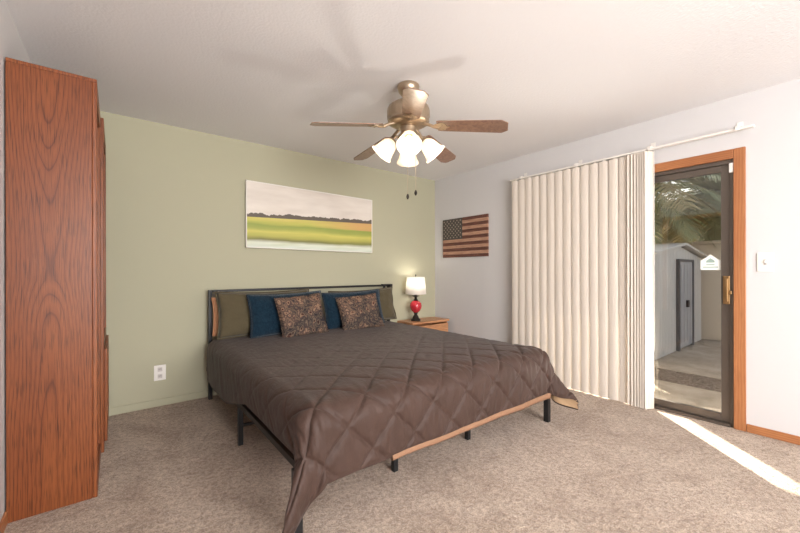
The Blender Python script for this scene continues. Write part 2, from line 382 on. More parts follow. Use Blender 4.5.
# ------------------------------------------------------------------ vertical blind
vb = thing('vertical_blind', 'cream vertical vane blind half drawn over the sliding glass door', 'blind', (-.07, -2.0, .02))
M().bx(-.092, -.052, -3.285, -1.305, 2.163, 2.18).build('head_rail', MT['plastic'], vb, bevel=.004)
for y in (-1.45, -2.05, -2.66, -3.2):
    b = M(); b.bx(-.1, -.0, y-.018, y+.018, 2.18, 2.19); b.bx(-.006, 0, y-.018, y+.018, 2.18, 2.24); b.bx(-.104, -.097, y-.012, y+.012, 2.158, 2.19)
    b.build('bracket', MT['plastic'], vb, bevel=.002)
def vane(y, ang, x=-.073):
    n = 9; wv = .092; P = np.zeros((n, 2, 3))
    for i in range(n):
        s_ = (i/(n-1)-.5)*wv; c_ = -.010*(1-(2*s_/wv)**2)
        dx = math.sin(ang)*s_ + math.cos(ang)*c_; dy = math.cos(ang)*s_ - math.sin(ang)*c_
        for j, z in enumerate((.006, 2.155)): P[i, j] = (x+dx, y+dy, z)
    m = M(); m.grid(P)
    # thickness
    Q = P.copy(); Q[:, :, 0] += .0012*math.cos(ang); Q[:, :, 1] += -.0012*math.sin(ang); m.grid(Q, flip=True)
    m.bx(x-.006, x+.006, y-.009, y+.009, 2.128, 2.163)
    m.bx(x-.002, x+.002, y-.022, y+.022, 2.02, 2.06) if False else None
    return m.build('vane', MT['vane'], vb)
for i in range(14): vane(-1.372-.0845*i, math.radians(-11))
for y, a in ((-2.53, 48), (-2.552, 62), (-2.572, 70), (-2.59, 75), (-2.607, 79), (-2.623, 81), (-2.639, 83)): vane(y, math.radians(-a))
vane(-2.645, math.radians(-54))
ch = M(); ch.path([(-.045, -2.66, 2.163), (-.045, -2.66, .5), (-.047, -2.67, .46), (-.05, -2.68, .5), (-.05, -2.68, 2.163)], .002, 6); ch.build('bead_chain', MT['plastic'], vb)

# ------------------------------------------------------------------ oak cabinets
yN, yM, yF = -1.3, -.73, -.03
A = thing('bookcase', 'tall oak bookcase in the left foreground showing its grained end panel', 'bookcase', (-3.81, -1.0, 0))
x0, x1, zt = -3.974, -3.65, 2.15
M().bx(x0, x1-.019, yN, yN+.02, 0, zt-.012).build('end_panel', MT['oak_end'], A, bevel=.002)
M().bx(x0, x1-.019, yM-.022, yM-.002, 0, zt-.012).build('side_panel', MT['oak_front'], A)
M().bx(x0, x0+.008, yN+.02, yM-.022, .08, zt-.012).build('back_panel', MT['oak_front'], A)
M().bx(x0, x1, yN-.001, yM-.002, zt-.012, zt+.006).build('top_panel', MT['oak_front'], A, bevel=.003)
ff = M(); ff.bx(x1-.019, x1, yN, yN+.04, 0, zt-.012); ff.bx(x1-.019, x1, yM-.042, yM-.002, 0, zt-.012); ff.bx(x1-.019, x1, yN+.04, yM-.042, zt-.08, zt-.012); ff.bx(x1-.019, x1, yN+.04, yM-.042, 0, .08)
ff.build('face_frame', MT['oak_front'], A, bevel=.003)
for z in (.08, .45, .82, 1.18, 1.5, 1.8): M().bx(x0+.008, x1-.021, yN+.02, yM-.022, z, z+.02).build('shelf', MT['oak_front'], A, bevel=.002)
B = thing('cabinet', 'deeper oak wall cabinet beyond the tall bookcase, against the green wall', 'cabinet', (-3.79, -.4, 0))
xb = -3.634
cs = M(); cs.bx(x0, xb-.019, yM, yM+.02, .0, zt); cs.bx(x0, xb-.019, yF-.02, yF, 0, zt)
cs.build('side_panels', MT['oak_front'], B, bevel=.002)
M().bx(x0, x0+.008, yM+.02, yF-.02, .06, zt-.02).build('back_panel', MT['oak_front'], B)
M().bx(x0, xb, yM+.02, yF-.02, zt-.02, zt).build('top_panel', MT['oak_front'], B)
ff = M(); ff.bx(xb-.019, xb, yM, yM+.04, 0, zt); ff.bx(xb-.019, xb, yF-.04, yF, 0, zt); ff.bx(xb-.019, xb, yM+.04, yF-.04, zt-.07, zt-.0201); ff.bx(xb-.019, xb, yM+.04, yF-.04, 0, .07); ff.bx(xb-.019, xb, yM+.04, yF-.04, .66, .72)
ff.build('face_frame', MT['oak_front'], B, bevel=.003)
for z in (.06, .67, 1.0, 1.35, 1.72): M().bx(x0+.008, xb-.021, yM+.02, yF-.02, z, z+.02).build('shelf', MT['oak_front'], B, bevel=.002)
ym = (yM+yF)/2
for a, b, kx in ((yM+.03, ym-.002, ym-.05), (ym+.002, yF-.03, ym+.05)):
    dd = M(); dd.bx(xb, xb+.016, a, a+.055, .06, .66); dd.bx(xb, xb+.016, b-.055, b, .06, .66); dd.bx(xb, xb+.016, a+.055, b-.055, .06, .115); dd.bx(xb, xb+.016, a+.055, b-.055, .605, .66); dd.bx(xb, xb+.009, a+.055, b-.055, .115, .605)
    dr = dd.build('door', MT['oak_front'], B, bevel=.002)

# ------------------------------------------------------------------ bed
XW0, XW1 = -2.90, -.89
bed = thing('bed_frame', 'black metal king bed frame with open headboard against the green wall', 'bed', (-1.92, -1.15, 0))
def sq(m, x, y, z0, z1, r=.017): return m.bx(x-r, x+r, y-r, y+r, z0, z1)
for x in (XW0, XW1):
    sq(M(), x, -.09, 0, .990, .016).build('headboard_post', MT['black'], bed, bevel=.003)
M().bx(XW0+.02, XW1-.02, -.103, -.077, .968, .990).build('headboard_top_rail', MT['black'], bed, bevel=.003)
M().bx(XW0+.02, XW1-.02, -.1, -.08, .50, .53).build('headboard_lower_rail', MT['black'], bed, bevel=.003)
for x in (-1.985,):
    M().bx(x-.01, x+.01, -.1, -.08, .53, .968).build('headboard_bar', MT['black'], bed, bevel=.002)
g = M(); g.bx(XW1-.13, XW1+.02, -.15, -.11, .985, .997); g.bx(XW1-.105, XW1-.075, -.13, -.115, .86, .985); g.bx(XW1-.02, XW1+.02, -.15, -.11, .94, .985); g.build('corner_bracket', MT['black'], bed, bevel=.003)
M().path([(XW0+.02, -.115, .94), (XW0+.05, -.118, .965), (XW0+.07, -.116, .972)], .01, 8).build('corner_brace', mat('grey_metal', (130, 126, 126), .4, .5), bed)
yl = -2.2
for x, yy in ((-2.952, -2.21), (-.962, -2.245)): M().bx(x-.019, x+.019, yy-.019, yy+.019, 0, .30).build('leg', MT['black'], bed, bevel=.002)
for x in (-2.30, -1.665): sq(M(), x, -2.06, 0, .27, .015).build('leg', MT['black'], bed, bevel=.002)
for x in (-2.92, -2.30, -1.665, -.97):
    sq(M(), x, -1.17, 0, .27, .015).build('leg', MT['black'], bed, bevel=.002)
r_ = M(); r_.bx(-2.937, -2.905, yl+.017, -.11, .265, .30); r_.build('side_rail', MT['black'], bed, bevel=.002)
r_ = M(); r_.bx(-.995, -.965, yl+.017, -.11, .265, .30); r_.build('side_rail', MT['black'], bed, bevel=.002)
M().bx(-2.9, -1.0, yl-.015, yl+.015, .265, .30).build('foot_rail', MT['black'], bed, bevel=.002)
for x in (-2.30, -1.665): M().bx(x-.015, x+.015, yl+.015, -.11, .27, .297).build('centre_rail', MT['black'], bed, bevel=.002)
wg = M()
for i in range(24): wg.tube((-2.905, -.2-i*.083, .29), (-.995, -.2-i*.083, .29), .0035, n=6)
wg.build('wire_deck', MT['black'], bed)
M().bx(-2.905, -2.50, -1.18, -1.16, .12, .135).build('leg_brace', MT['black'], bed)
def rbox(x0, x1, y0, y1, z0, z1, r, name, m, parent=None, label=None, cat=None):
    o = M().bx(x0, x1, y0, y1, z0, z1).build(name, m, parent, bevel=r, seg=5, origin=((x0+x1)/2, (y0+y1)/2, z0))
    for p in o.data.polygons: p.use_smooth = True
    return tag(o, label, cat)
mt = rbox(-2.89, -.985, -2.19, -.13, .302, .53, .05, 'mattress', MT['sheet'], None, 'peach covered mattress under the brown comforter', 'mattress')

# comforter
def comforter():
    R = .10; zt = .562
    xl, xr, yf, yh = -2.95+R, -.93-R, -2.285+R, -.20
    RL, RF, RR = .275, .385, .47
    us = np.linspace(xl-RL, xr+RR, 420); vs = np.linspace(yf-RF, yh, 400)
    U, V = np.meshgrid(us, vs, indexing='ij')
    def surf(U, V):
        dl = np.maximum(xl-U, 0); drr = np.maximum(U-xr, 0); df = np.maximum(yf-V, 0)
        dx = np.where(dl > 0, -dl, drr); dy = -df
        r = np.hypot(dx, dy)+1e-9; cx, cy = dx/r, dy/r
        phi = np.arctan2(np.abs(dy), np.abs(dx)+1e-9)           # 0 side, pi/2 foot
        corner = np.sin(2*phi)*(np.abs(dx) > 0)*(np.abs(dy) > 0)
        right = (dx > 0)
        base = np.where(right, .20, .0)*np.cos(phi)+.03*np.sin(phi)
        base = base + corner*np.where(right, .28, .12)
        # folds along the hem
        per = np.where(np.abs(dy) > np.abs(dx), U*1.0, V*1.0+9)
        fold = .018*np.sin(per*9.0+1.3)+.016*np.sin(per*17+.4)
        fold = fold + corner*.16*np.cos(phi*7+.6)
        fall = np.clip(r-R*PI/2, 0, None)*(1+np.where(right, -.04, .30)*corner)
        fall = fall*(1+1.2*np.clip((V+1.4)/.5, 0, 1)*(dx < 0))
        a = base+fold*np.clip(fall/.3, 0, 1)
        rr = np.minimum(r, R*PI/2)
        h = R*np.sin(rr/R)+fall*np.sin(a)
        d = R*(1-np.cos(rr/R))+fall*np.cos(a)
        X = np.clip(U, xl, xr)+cx*h; Y = np.clip(V, yf, 9)+cy*h
        xn = np.clip((U-(xl+xr)/2)/((xr-xl)/2), -1, 1); yn = np.clip((V-yf)/(yh-yf), 0, 1)
        crown = .03*(1-xn**4)*np.sqrt(np.clip(yn*6, 0, 1))*(1-.7*yn)
        lc = np.where(right, 0, 1)*corner*np.clip(fall/.4, 0, 1)**1.5
        X = X-.11*lc; Y = Y-.01*lc
        Z = np.maximum(zt+crown-d, .03)
        return np.stack([X, Y, Z], -1)
    P = surf(U, V)
    e = .004
    Tu = surf(U+e, V)-surf(U-e, V); Tv = surf(U, V+e)-surf(U, V-e)
    Nn = np.cross(Tu, Tv); Nn /= np.linalg.norm(Nn, axis=-1, keepdims=True)+1e-12
    # quilting: diamonds of 0.27 m
    s_ = .27
    a1 = ((U+2.2)+(V-yf+.17))/s_; a2 = ((U+2.2)-(V-yf+.17))/s_
    def dl_(a): return np.abs(a-np.round(a))*s_/math.sqrt(2)
    dist = np.minimum(dl_(a1), dl_(a2))
    onTop = (V > yf)
    puff = .009*(1-np.exp(-(dist/.014)**1.1))
    puff = np.where(onTop, puff*(.06+.94*np.exp(-(V-yf)/.30)), puff)
    # wrinkles: small creases running across the seams, denser near them
    wr = np.zeros_like(U); w2 = np.zeros_like(U)
    for i in range(U.shape[0]):
        for j in range(U.shape[1]):
            u, v = U[i, j], V[i, j]
            q = mnoise.noise(Vector((u*2.5, v*2.5, 1.7)))
            wr[i, j] = mnoise.noise(Vector(((u+q*.10)*28, (v+q*.05)*7, 0)))
            w2[i, j] = mnoise.noise(Vector(((u*.8+v*.6+q*.2)*6, (v*.8-u*.6)*22, 5)))
    front = np.clip((yf+.12-V)/.12, 0, 1)
    disp = puff - .005*np.exp(-(dist/.009)**2)*np.where(onTop, .06+.94*np.exp(-(V-yf)/.30), 1) + wr*(.001+.0065*front) + w2*(.0028*(1-front)+.001)
    edge = np.minimum.reduce([U-us[0], us[-1]-U, V-vs[0]]); disp *= np.clip(edge/.03, .15, 1)
    O = P+Nn*disp[..., None]
    I = P-Nn*.016
    me = M(); me.grid(O)
    nu, nv = U.shape
    for i in range(nu-1): me.add([O[i, 0], O[i+1, 0], I[i+1, 0], I[i, 0]], [(0, 1, 2, 3)], True)
    for j in range(nv-1):
        me.add([O[0, j], I[0, j], I[0, j+1], O[0, j+1]], [(0, 1, 2, 3)], True)
        me.add([O[-1, j], O[-1, j+1], I[-1, j+1], I[-1, j]], [(0, 1, 2, 3)], True)
    o = me.build('comforter', MT['comf'], origin=(-1.95, -1.3, .56), weld=True)
    ln = M(); ln.grid(I[::3, ::3]); 
    lo = ln.build('lining', MT['lining'], o); lo['label'] = 'tan underside of the comforter'
    # turned-out hem along the foot
    i0, i1 = np.searchsorted(us, -2.5), np.searchsorted(us, -1.0)
    K = []
    for i in range(i0, i1, 3):
        b = O[i, 0]; tt = (i-i0)/(i1-i0); hh = max(.008, b[2]-(.216-.016*tt))
        K.append([(b[0], b[1]-.004, b[2]+.012), (b[0], b[1]-.010, b[2]-.004), (b[0], b[1]-.008, b[2]-hh*.6), (b[0], b[1]+.0, b[2]-hh), (b[0], b[1]+.014, b[2]-hh*.6), (b[0], b[1]+.014, b[2])])
    hm = M(); hm.grid(np.array(K)); ho = hm.build('turned_hem', MT['hem'], o); ho['label'] = 'peach turned hem along the foot'
    tag(o, 'dark brown diamond quilted comforter spread over the bed', 'comforter')
comforter()

# pillows
def pillow(name, c, wd, ht, th, lean, yaw, roll, m, label, cat, sag=.03, group=None, p=2.6, flange=0, seed=0):
    n = 40; t = np.linspace(-1, 1, n)
    Xg, Yg = np.meshgrid(t, t, indexing='ij')
    prof = (np.clip(1-np.abs(Xg)**p, 0, 1)*np.clip(1-np.abs(Yg)**p, 0, 1))**.5
    pinch = 1-.05*(1-np.abs(Xg)**2)*np.abs(Yg)**4; pinch2 = 1-.05*(1-np.abs(Yg)**2)*np.abs(Xg)**4
    px = Xg*wd/2*pinch2; pz = Yg*ht/2*pinch - sag*(1-Xg**2)*(Yg > 0)*np.abs(Yg)
    ns = np.array([[mnoise.noise(Vector((a*3, b*3, seed))) for b in t] for a in t])
    ns2 = np.array([[mnoise.noise(Vector((a*7+b*2, b*5, seed+9))) for b in t] for a in t])
    tf = th/2*prof*(1+.18*ns)+.006*ns2*prof
    Rm = Matrix.Rotation(yaw, 3, 'Z') @ Matrix.Rotation(-lean, 3, 'X') @ Matrix.Rotation(-roll, 3, 'Y')
    R3 = np.array(Rm)
    def tr(x, y, z): return np.stack([x, y, z], -1) @ R3.T + np.array(c)
    me = M(); me.grid(tr(px, -tf, pz)); me.grid(tr(px, tf*.9, pz), flip=True)
    o = me.build(name, m, weld=True, origin=c)
    edge = [(-1+2*i/30, -1) for i in range(30)]+[(1, -1+2*i/30) for i in range(30)]+[(1-2*i/30, 1) for i in range(30)]+[(-1, 1-2*i/30) for i in range(31)]
    pts = []
    for a, b in edge:
        x = a*wd/2*(1-.05*(1-b*b)*abs(a)**4); z = b*ht/2*(1-.05*(1-a*a)*abs(b)**4)-sag*(1-a*a)*(b > 0)*abs(b)
        pts.append(tuple(np.array(tr(np.array(x), np.array(0.0), np.array(z)))))
    if flange:
        f = M()
        outer = []
        for (a, b) in edge:
            x = a*wd/2*(1-.05*(1-b*b)*abs(a)**4); z = b*ht/2*(1-.05*(1-a*a)*abs(b)**4)-sag*(1-a*a)*(b > 0)*abs(b)
            s2 = 1+flange/(wd/2) if abs(a) == 1 else 1; s3 = 1+flange/(ht/2) if abs(b) == 1 else 1
            outer.append(tuple(np.array(tr(np.array(x*s2), np.array(0.006*math.sin(9*a+7*b)), np.array(z*s3)))))
        G = np.array([pts, outer]).transpose(1, 0, 2); f.grid(G); fo = f.build('flange', m, o)
        sm = fo.modifiers.new('solid', 'SOLIDIFY'); sm.thickness = .004; sm.offset = 0
    else:
        M().path(pts, .0045, 6, cap=False).build('piping', m, o)
    return tag(o, label, cat, group)
ZB = .585
pillow('pillow', (-2.60, -.175, .755), .60, .34, .10, math.radians(6), 0, 0, MT['sheet'], 'peach pillow peeking out behind the left olive sham beside the headboard post', 'pillow', seed=4)
pillow('pillow', (-2.45, -.27, .775), .86, .40, .13, math.radians(12), 0, 0, MT['olive'], 'olive green sham pillow at the left end of the headboard', 'pillow', flange=.012, seed=1, sag=.01, group='olive sham pillows')
pillow('pillow', (-1.36, -.27, .765), .84, .37, .13, math.radians(12), 0, math.radians(1.5), MT['olive'], 'olive green sham pillow at the right end of the headboard', 'pillow', flange=.012, seed=2, sag=.01, group='olive sham pillows')
pillow('pillow', (-2.29, -.385, .765), .72, .39, .13, math.radians(14), 0, math.radians(1), MT['blue'], 'navy blue plush pillow behind the left patterned cushion', 'pillow', seed=3, sag=.005, group='navy plush pillows')
pillow('pillow', (-1.56, -.385, .755), .72, .385, .13, math.radians(14), 0, math.radians(1.5), MT['blue'], 'navy blue plush pillow behind the right patterned cushion', 'pillow', seed=5, sag=.005, group='navy plush pillows')
pillow('cushion', (-2.205, -.52, .745), .455, .39, .13, math.radians(20), math.radians(2), math.radians(4), MT['paisley'], 'square brown scroll-patterned cushion leaning on the left navy pillow', 'cushion', seed=6, sag=.0, group='scroll-patterned cushions')
pillow('cushion', (-1.57, -.52, .73), .475, .37, .13, math.radians(22), math.radians(-4), math.radians(4), MT['paisley'], 'square brown scroll-patterned cushion leaning on the right navy pillow', 'cushion', seed=8, sag=.0, group='scroll-patterned cushions')

# ------------------------------------------------------------------ nightstand and lamp
nsd = thing('nightstand', 'light oak nightstand in the corner beside the bed', 'nightstand', (-.4, -.18, 0))
nx0, nx1, ny0, ny1, nz = -.70, -.055, -.335, -.02, .513
tp = M().bx(nx0, nx1, ny0, ny1, nz-.028, nz).build('top', MT['oak_top'], nsd, bevel=.005)
cs = M(); cs.bx(nx0+.02, nx0+.038, ny0+.02, ny1, .0, nz-.028); cs.bx(nx1-.038, nx1-.02, ny0+.02, ny1, 0, nz-.028); cs.bx(nx0+.038, nx1-.038, ny1-.012, ny1, .05, nz-.028); cs.bx(nx0+.038, nx1-.038, ny0+.02, ny1-.012, .05, .068); cs.bx(nx0+.038, nx1-.038, ny0+.03, ny0+.045, 0, .05)
cs.build('carcass', MT['oak_top'], nsd, bevel=.002)
for z0, z1 in ((.07, .262), (.272, .462)):
    dw = M().bx(nx0+.022, nx1-.022, ny0+.002, ny0+.0195, z0, z1).build('drawer', MT['oak_top'], nsd, bevel=.004)
    M().lathe([(0, 0), (.006, 0), (.006, .012), (.015, .02), (.012, .028), (0, .03)], ((nx0+nx1)/2, ny0+.002, (z0+z1)/2), 14, mat=Matrix.Rotation(PI/2, 4, 'X')).build('knob', MT['brass'], dw)
LX, LY = -.522, -.185
lp = thing('table_lamp', 'table lamp with red glass globe and white drum shade on the nightstand', 'lamp', (LX, LY, nz))
bz = nz
M().lathe([(0, 0), (.062, 0), (.064, .012), (.058, .022), (.045, .03), (.04, .045), (.034, .06), (.02, .075), (.02, .09), (.028, .1), (.03, .108), (0, .108)], (LX, LY, bz), 28).build('base', MT['darkbronze'], lp)
M().lathe([(0, .1), (.03, .108), (.055, .13), (.074, .165), (.079, .195), (.072, .225), (.05, .25), (.028, .262), (0, .265)], (LX, LY, bz), 32).build('globe', MT['redglass'], lp)
M().lathe([(0, .258), (.03, .262), (.03, .272), (.017, .28), (.017, .31), (.05, .318), (.05, .324), (.017, .33), (.013, .35), (.013, .40), (0, .40)], (LX, LY, bz), 24).build('neck', MT['darkbronze'], lp)
sh = M(); prof = [(.172, .355), (.155, .565)]
sh.lathe([(.136, .345), (.116, .565), (.1145, .565), (.1345, .345), (.136, .345)], (LX, LY, bz), 40); sh.build('lamp_shade', MT['lampshade'], lp)
hp = M(); hp.tube((LX, LY, bz+.40), (LX, LY, bz+.585), .004, n=8)
for a in range(3): hp.tube((LX, LY, bz+.56), (LX+.115*math.cos(a*2.094), LY+.115*math.sin(a*2.094), bz+.56), .002, n=6)
hp.lathe([(0, .58), (.009, .582), (.009, .592), (0, .602)], (LX, LY, bz), 12); hp.build('harp', MT['darkbronze'], lp)
M().lathe([(0, .405), (.015, .41), (.028, .45), (.026, .475), (.0, .495)], (LX+.0, LY, bz), 16).build('bulb', MT['bulb'], lp)

ld = bpy.data.lights.new('bedside_bulb', 'POINT'); ld.energy = 2.5; ld.color = (1, .93, .84); ld.shadow_soft_size = .03
lo = bpy.data.objects.new('bedside_bulb', ld); C.objects.link(lo); lo.parent = lp; lo.location = (0, 0, .52)
# ------------------------------------------------------------------ wall pieces
pc = thing('wall_painting', 'long panoramic painting of green and yellow fields over the bed', 'painting', (-1.83, 0, 1.375))
px0, px1 = -2.575, -1.10
poly = [(px0, 1.392), (px1, 1.379), (px1, 2.026), (px0, 2.050)]
m = mat('field_painting', (210, 200, 190), .6)
t = N(m, 'ShaderNodeTexCoord'); sp_ = N(m, 'ShaderNodeSeparateXYZ'); LK(m, t.outputs['Object'], sp_.inputs[0])
zf = math_(m, 'DIVIDE', sp_.outputs[2], .66)
zt_ = math_(m, 'SUBTRACT', zf, math_(m, 'MULTIPLY_ADD', sp_.outputs[0], .042, .018))
wob = math_(m, 'MULTIPLY', math_(m, 'SUBTRACT', tex(m, tcoord(m, (1.2, 1, 4)), 1.5, 3), .5), .10)
zw = math_(m, 'ADD', zf, wob)
field = ramp(m, zw, [(.0, (205, 214, 205)), (.10, (214, 218, 200)), (.15, (120, 118, 66)), (.2, (172, 168, 84)), (.28, (200, 192, 98)), (.33, (158, 164, 80)), (.38, (144, 156, 74)), (.43, (192, 186, 92)), (.50, (204, 190, 104)), (.56, (180, 162, 98))])
hz = tex(m, tcoord(m, (1.0, 1, 12)), 2.2, 3)
field = mixc(m, ramp(m, hz, [(.45, (0, 0, 0)), (.7, (150, 150, 150))]), field, (150, 160, 70))
# right side warm band
xr_ = math_(m, 'MULTIPLY', math_(m, 'GREATER_THAN', zf, .40), math_(m, 'MULTIPLY_ADD', sp_.outputs[0], 1.3, .1)); xr_ = math_(m, 'MINIMUM', math_(m, 'MAXIMUM', xr_, 0), .8)
field = mixc(m, xr_, field, (208, 158, 104))
skyc = ramp(m, tex(m, tcoord(m, (1.0, 1, 5)), 2, 4), [(.3, (206, 196, 186)), (.7, (226, 218, 208))])
tre = math_(m, 'MULTIPLY_ADD', math_(m, 'SUBTRACT', tex(m, tcoord(m, (4, 1, 1)), 2.2, 5, .65), .5), .15, .555)
col = mixc(m, math_(m, 'GREATER_THAN', zt_, .495), field, (96, 86, 76))
treL = math_(m, 'GREATER_THAN', zt_, tre)
col = mixc(m, treL, col, skyc)
LK(m, col, bsdf(m).inputs['Base Color'])
ins = .008
M().prism([(px0+ins, 1.392+ins), (px1-ins, 1.379+ins), (px1-ins, 2.026-ins), (px0+ins, 2.050-ins)], 'y', -.040, -.03).build('canvas', m, pc)
fr = M()
def bar(a, b, wv):  # frame strip in wall plane
    a = Vector((a[0], 0, a[1])); b = Vector((b[0], 0, b[1])); d = (b-a).normalized(); n = Vector((-d.z, 0, d.x))*wv
    q = [a, b, b+n-d*0, a+n]; fr.prism([(p.x, p.z) for p in q], 'y', -.044, -.002)
P4 = poly
for i in range(4): bar(P4[i], P4[(i+1) % 4], ins)
fr.build('frame', mat('pale_frame', (226, 222, 214), .5), pc)

fl = thing('flag_sign', 'rustic wooden stars and stripes flag sign on the white wall', 'flag sign', (-.01, -.56, 1.335))
fy0, fy1, fz0, fz1 = -.178, -.943, 1.335, 1.853
hs = (fz1-fz0)/13
def woodmat(nm, c1, c2, c3):
    m = mat(nm, c2, .75); f = tex(m, tcoord(m, (3, 3, 40)), 2.2, 4, .65, .5); LK(m, ramp(m, f, [(.3, c1), (.5, c2), (.72, c3)]), bsdf(m).inputs['Base Color']); return m
dk = woodmat('burnt_stripe', (70, 42, 36), (100, 62, 52), (128, 84, 70)); lt = woodmat('tan_stripe', (146, 106, 88), (178, 138, 114), (198, 160, 136))
sb = M()
for i in range(13):
    z1_ = fz1-i*hs; sb.bx(-.02-(.001 if i % 2 else 0), -.001, fy1, fy0 if i > 6 else fy0-.355, z1_-hs+.0012, z1_, mi=i % 2)
sb.build('stripe_boards', [dk, lt], fl)
cn = M().bx(-.0215, -.001, fy0-.355, fy0, fz1-7*hs+.001, fz1).build('canton', woodmat('canton_stain', (52, 50, 46), (76, 72, 66), (98, 90, 82)), fl)
stars = M()
for rrow in range(9):
    for cidx in range(6 if rrow % 2 == 0 else 5):
        yy = fy0-.028-(cidx+(0 if rrow % 2 == 0 else .5))*.059; zz = fz1-.03-rrow*.0275
        pp = []
        for q in range(10):
            rr = .0125 if q % 2 == 0 else .005; aa = PI/2+q*PI/5; pp.append((yy+rr*math.cos(aa), zz+rr*math.sin(aa)))
        stars.prism(pp, 'x', -.0230, -.0215)
stars.build('stars', mat('star_paint', (168, 152, 138), .7), cn)

ol = thing('wall_outlet', 'white duplex outlet low on the green wall left of the bed', 'outlet', (-3.275, 0, .225))
M().bx(-3.318, -3.232, -.007, 0, .222, .352).build('cover_plate', MT['plastic'], ol, bevel=.003)
for z in (.258, .316):
    rc = M().bx(-3.292, -3.258, -.0095, -.007, z-.018, z+.018).build('receptacle', mat('receptacle', (205, 198, 192), .5), ol, bevel=.002)
    sl = M(); sl.bx(-3.283, -3.280, -.0105, -.0095, z-.004, z+.009); sl.bx(-3.270, -3.267, -.0105, -.0095, z-.004, z+.009); sl.build('slots', MT['slot'], rc)
sw = thing('light_switch', 'white toggle light switch on the wall right of the glass door', 'light switch', (0, -3.329, 1.15))
M().bx(-.007, 0, -3.371, -3.287, 1.152, 1.285).build('cover_plate', MT['plastic'], sw, bevel=.003)
M().bx(-.0085, -.007, -3.336, -3.322, 1.2, 1.237).build('toggle_slot', mat('switch_slot', (170, 164, 158), .5), sw)
M().bx(-.02, -.0085, -3.334, -3.324, 1.215, 1.232).build('toggle', MT['plastic'], sw, bevel=.002)

# ------------------------------------------------------------------ ceiling fan
FX, FY = -1.985, -1.811
fan = thing('ceiling_fan', 'ceiling fan with five brown blades and lit glass shades', 'ceiling fan', (FX, FY, H))
fc = (FX, FY, 0)
M().lathe([(0, 2.44), (.075, 2.44), (.078, 2.43), (.07, 2.40), (.05, 2.375), (.022, 2.37), (.022, 2.36), (0, 2.36)], fc, 32).build('canopy', MT['pewter'], fan)
M().lathe([(0, 2.365), (.022, 2.365), (.022, 2.32), (.05, 2.318), (.06, 2.31), (0, 2.31)], fc, 24).build('downrod', MT['pewter'], fan)
M().lathe([(0, 2.318), (.07, 2.318), (.115, 2.305), (.14, 2.285), (.146, 2.26), (.146, 2.215), (.138, 2.2), (.142, 2.195), (.142, 2.185), (.12, 2.172), (.095, 2.16), (.07, 2.155), (0, 2.155)], fc, 72, flute=.012, nf=24).build('motor_housing', MT['pewter'], fan)
TH0 = math.radians(162)
blade_mesh = None; iron_mesh = None
def rotZ(a): return Matrix.Translation(Vector((FX, FY, 0))) @ Matrix.Rotation(a, 4, 'Z')
droop = math.atan2(.055, .46)
for i in range(5):
    a = TH0-math.radians(72)*i
    Rm = rotZ(a) @ Matrix.Translation((.2, 0, 2.142)) @ Matrix.Rotation(droop, 4, 'Y') @ Matrix.Rotation(math.radians(-12), 4, 'X')
    L = .463
    pl = [(0, -.052), (.02, -.058), (L-.04, -.070), (L, -.042), (L, .042), (L-.04, .070), (.02, .058), (0, .052)]
    b = M(); b.prism(pl, 'z', -.003, .003, mat=Rm)
    bo = b.build('blade', MT['blade'], fan, bevel=.002)
    ir = M(); R2 = rotZ(a)
    ir.path([R2 @ Vector((.10, 0, 2.172)), R2 @ Vector((.14, 0, 2.158)), R2 @ Vector((.18, 0, 2.138)), R2 @ Vector((.22, 0, 2.134))], [.012, .011, .012, .011], 8)
    ir.prism([(-.02, -.018), (.0, -.03), (.03, -.042), (.055, -.036), (.065, -.012), (.085, 0), (.065, .012), (.055, .036), (.03, .042), (0, .03), (-.02, .018)], 'z', -.009, -.0035, mat=Rm)
    for q in ((.035, -.025), (.035, .025), (.07, 0)):
        ir.lathe([(0, -.013), (.006, -.012), (.007, -.009)], Rm @ Vector((q[0], q[1], 0)), 10)
    ir.build('blade_bracket', MT['pewter'], bo)
M().lathe([(0, 2.16), (.055, 2.16), (.06, 2.145), (.05, 2.12), (.06, 2.105), (.075, 2.09), (.075, 2.065), (.05, 2.045), (.03, 2.03), (.012, 2.02), (.012, 2.005), (0, 2.0)], fc, 32).build('light_kit_hub', MT['pewter'], fan)
for i in range(4):
    a = math.radians(-128+90*i); R2 = rotZ(a)
    am = M(); am.path([R2 @ Vector((.05, 0, 2.08)), R2 @ Vector((.078, 0, 2.09)), R2 @ Vector((.098, 0, 2.08)), R2 @ Vector((.105, 0, 2.065))], .009, 8)
    am.lathe([(0, .0), (.022, .0), (.024, .012), (.02, .035), (0, .036)], R2 @ Vector((.102, 0, 2.068)), 16, mat=(Matrix.Rotation(a, 4, 'Z') @ Matrix.Rotation(math.radians(140), 4, 'Y')).to_3x3().to_4x4())
    ao_ = am.build('light_arm', MT['pewter'], fan)
    Rt = (Matrix.Rotation(a, 4, 'Z') @ Matrix.Rotation(math.radians(140), 4, 'Y'))
    o0 = R2 @ Vector((.108, 0, 2.062))
    s2 = M(); s2.lathe([(.02, .0), (.034, .012), (.049, .03), (.057, .055), (.062, .08), (.069, .105), (.082, .125), (.0803, .125), (.067, .103), (.060, .08), (.055, .055), (.047, .03), (.032, .013), (.02, .003)], o0, 32, mat=Rt, flute=.015, nf=10)
    s2.build('glass_shade', MT['shade_glass'], ao_)
    bo = M().lathe([(0, .015), (.012, .02), (.014, .04), (.024, .06), (.024, .075), (.012, .09), (0, .093)], o0, 16, mat=Rt).build('bulb', MT['bulb'], ao_)
    ld = bpy.data.lights.new('fan_lamp', 'POINT'); ld.energy = 1.6; ld.color = (1, .84, .66); ld.shadow_soft_size = .03
    lo = bpy.data.objects.new('fan_lamp', ld); C.objects.link(lo); lo.parent = fan
    lo.location = (o0 + (Rt @ Vector((0, 0, .14)))) - Vector((FX, FY, H))
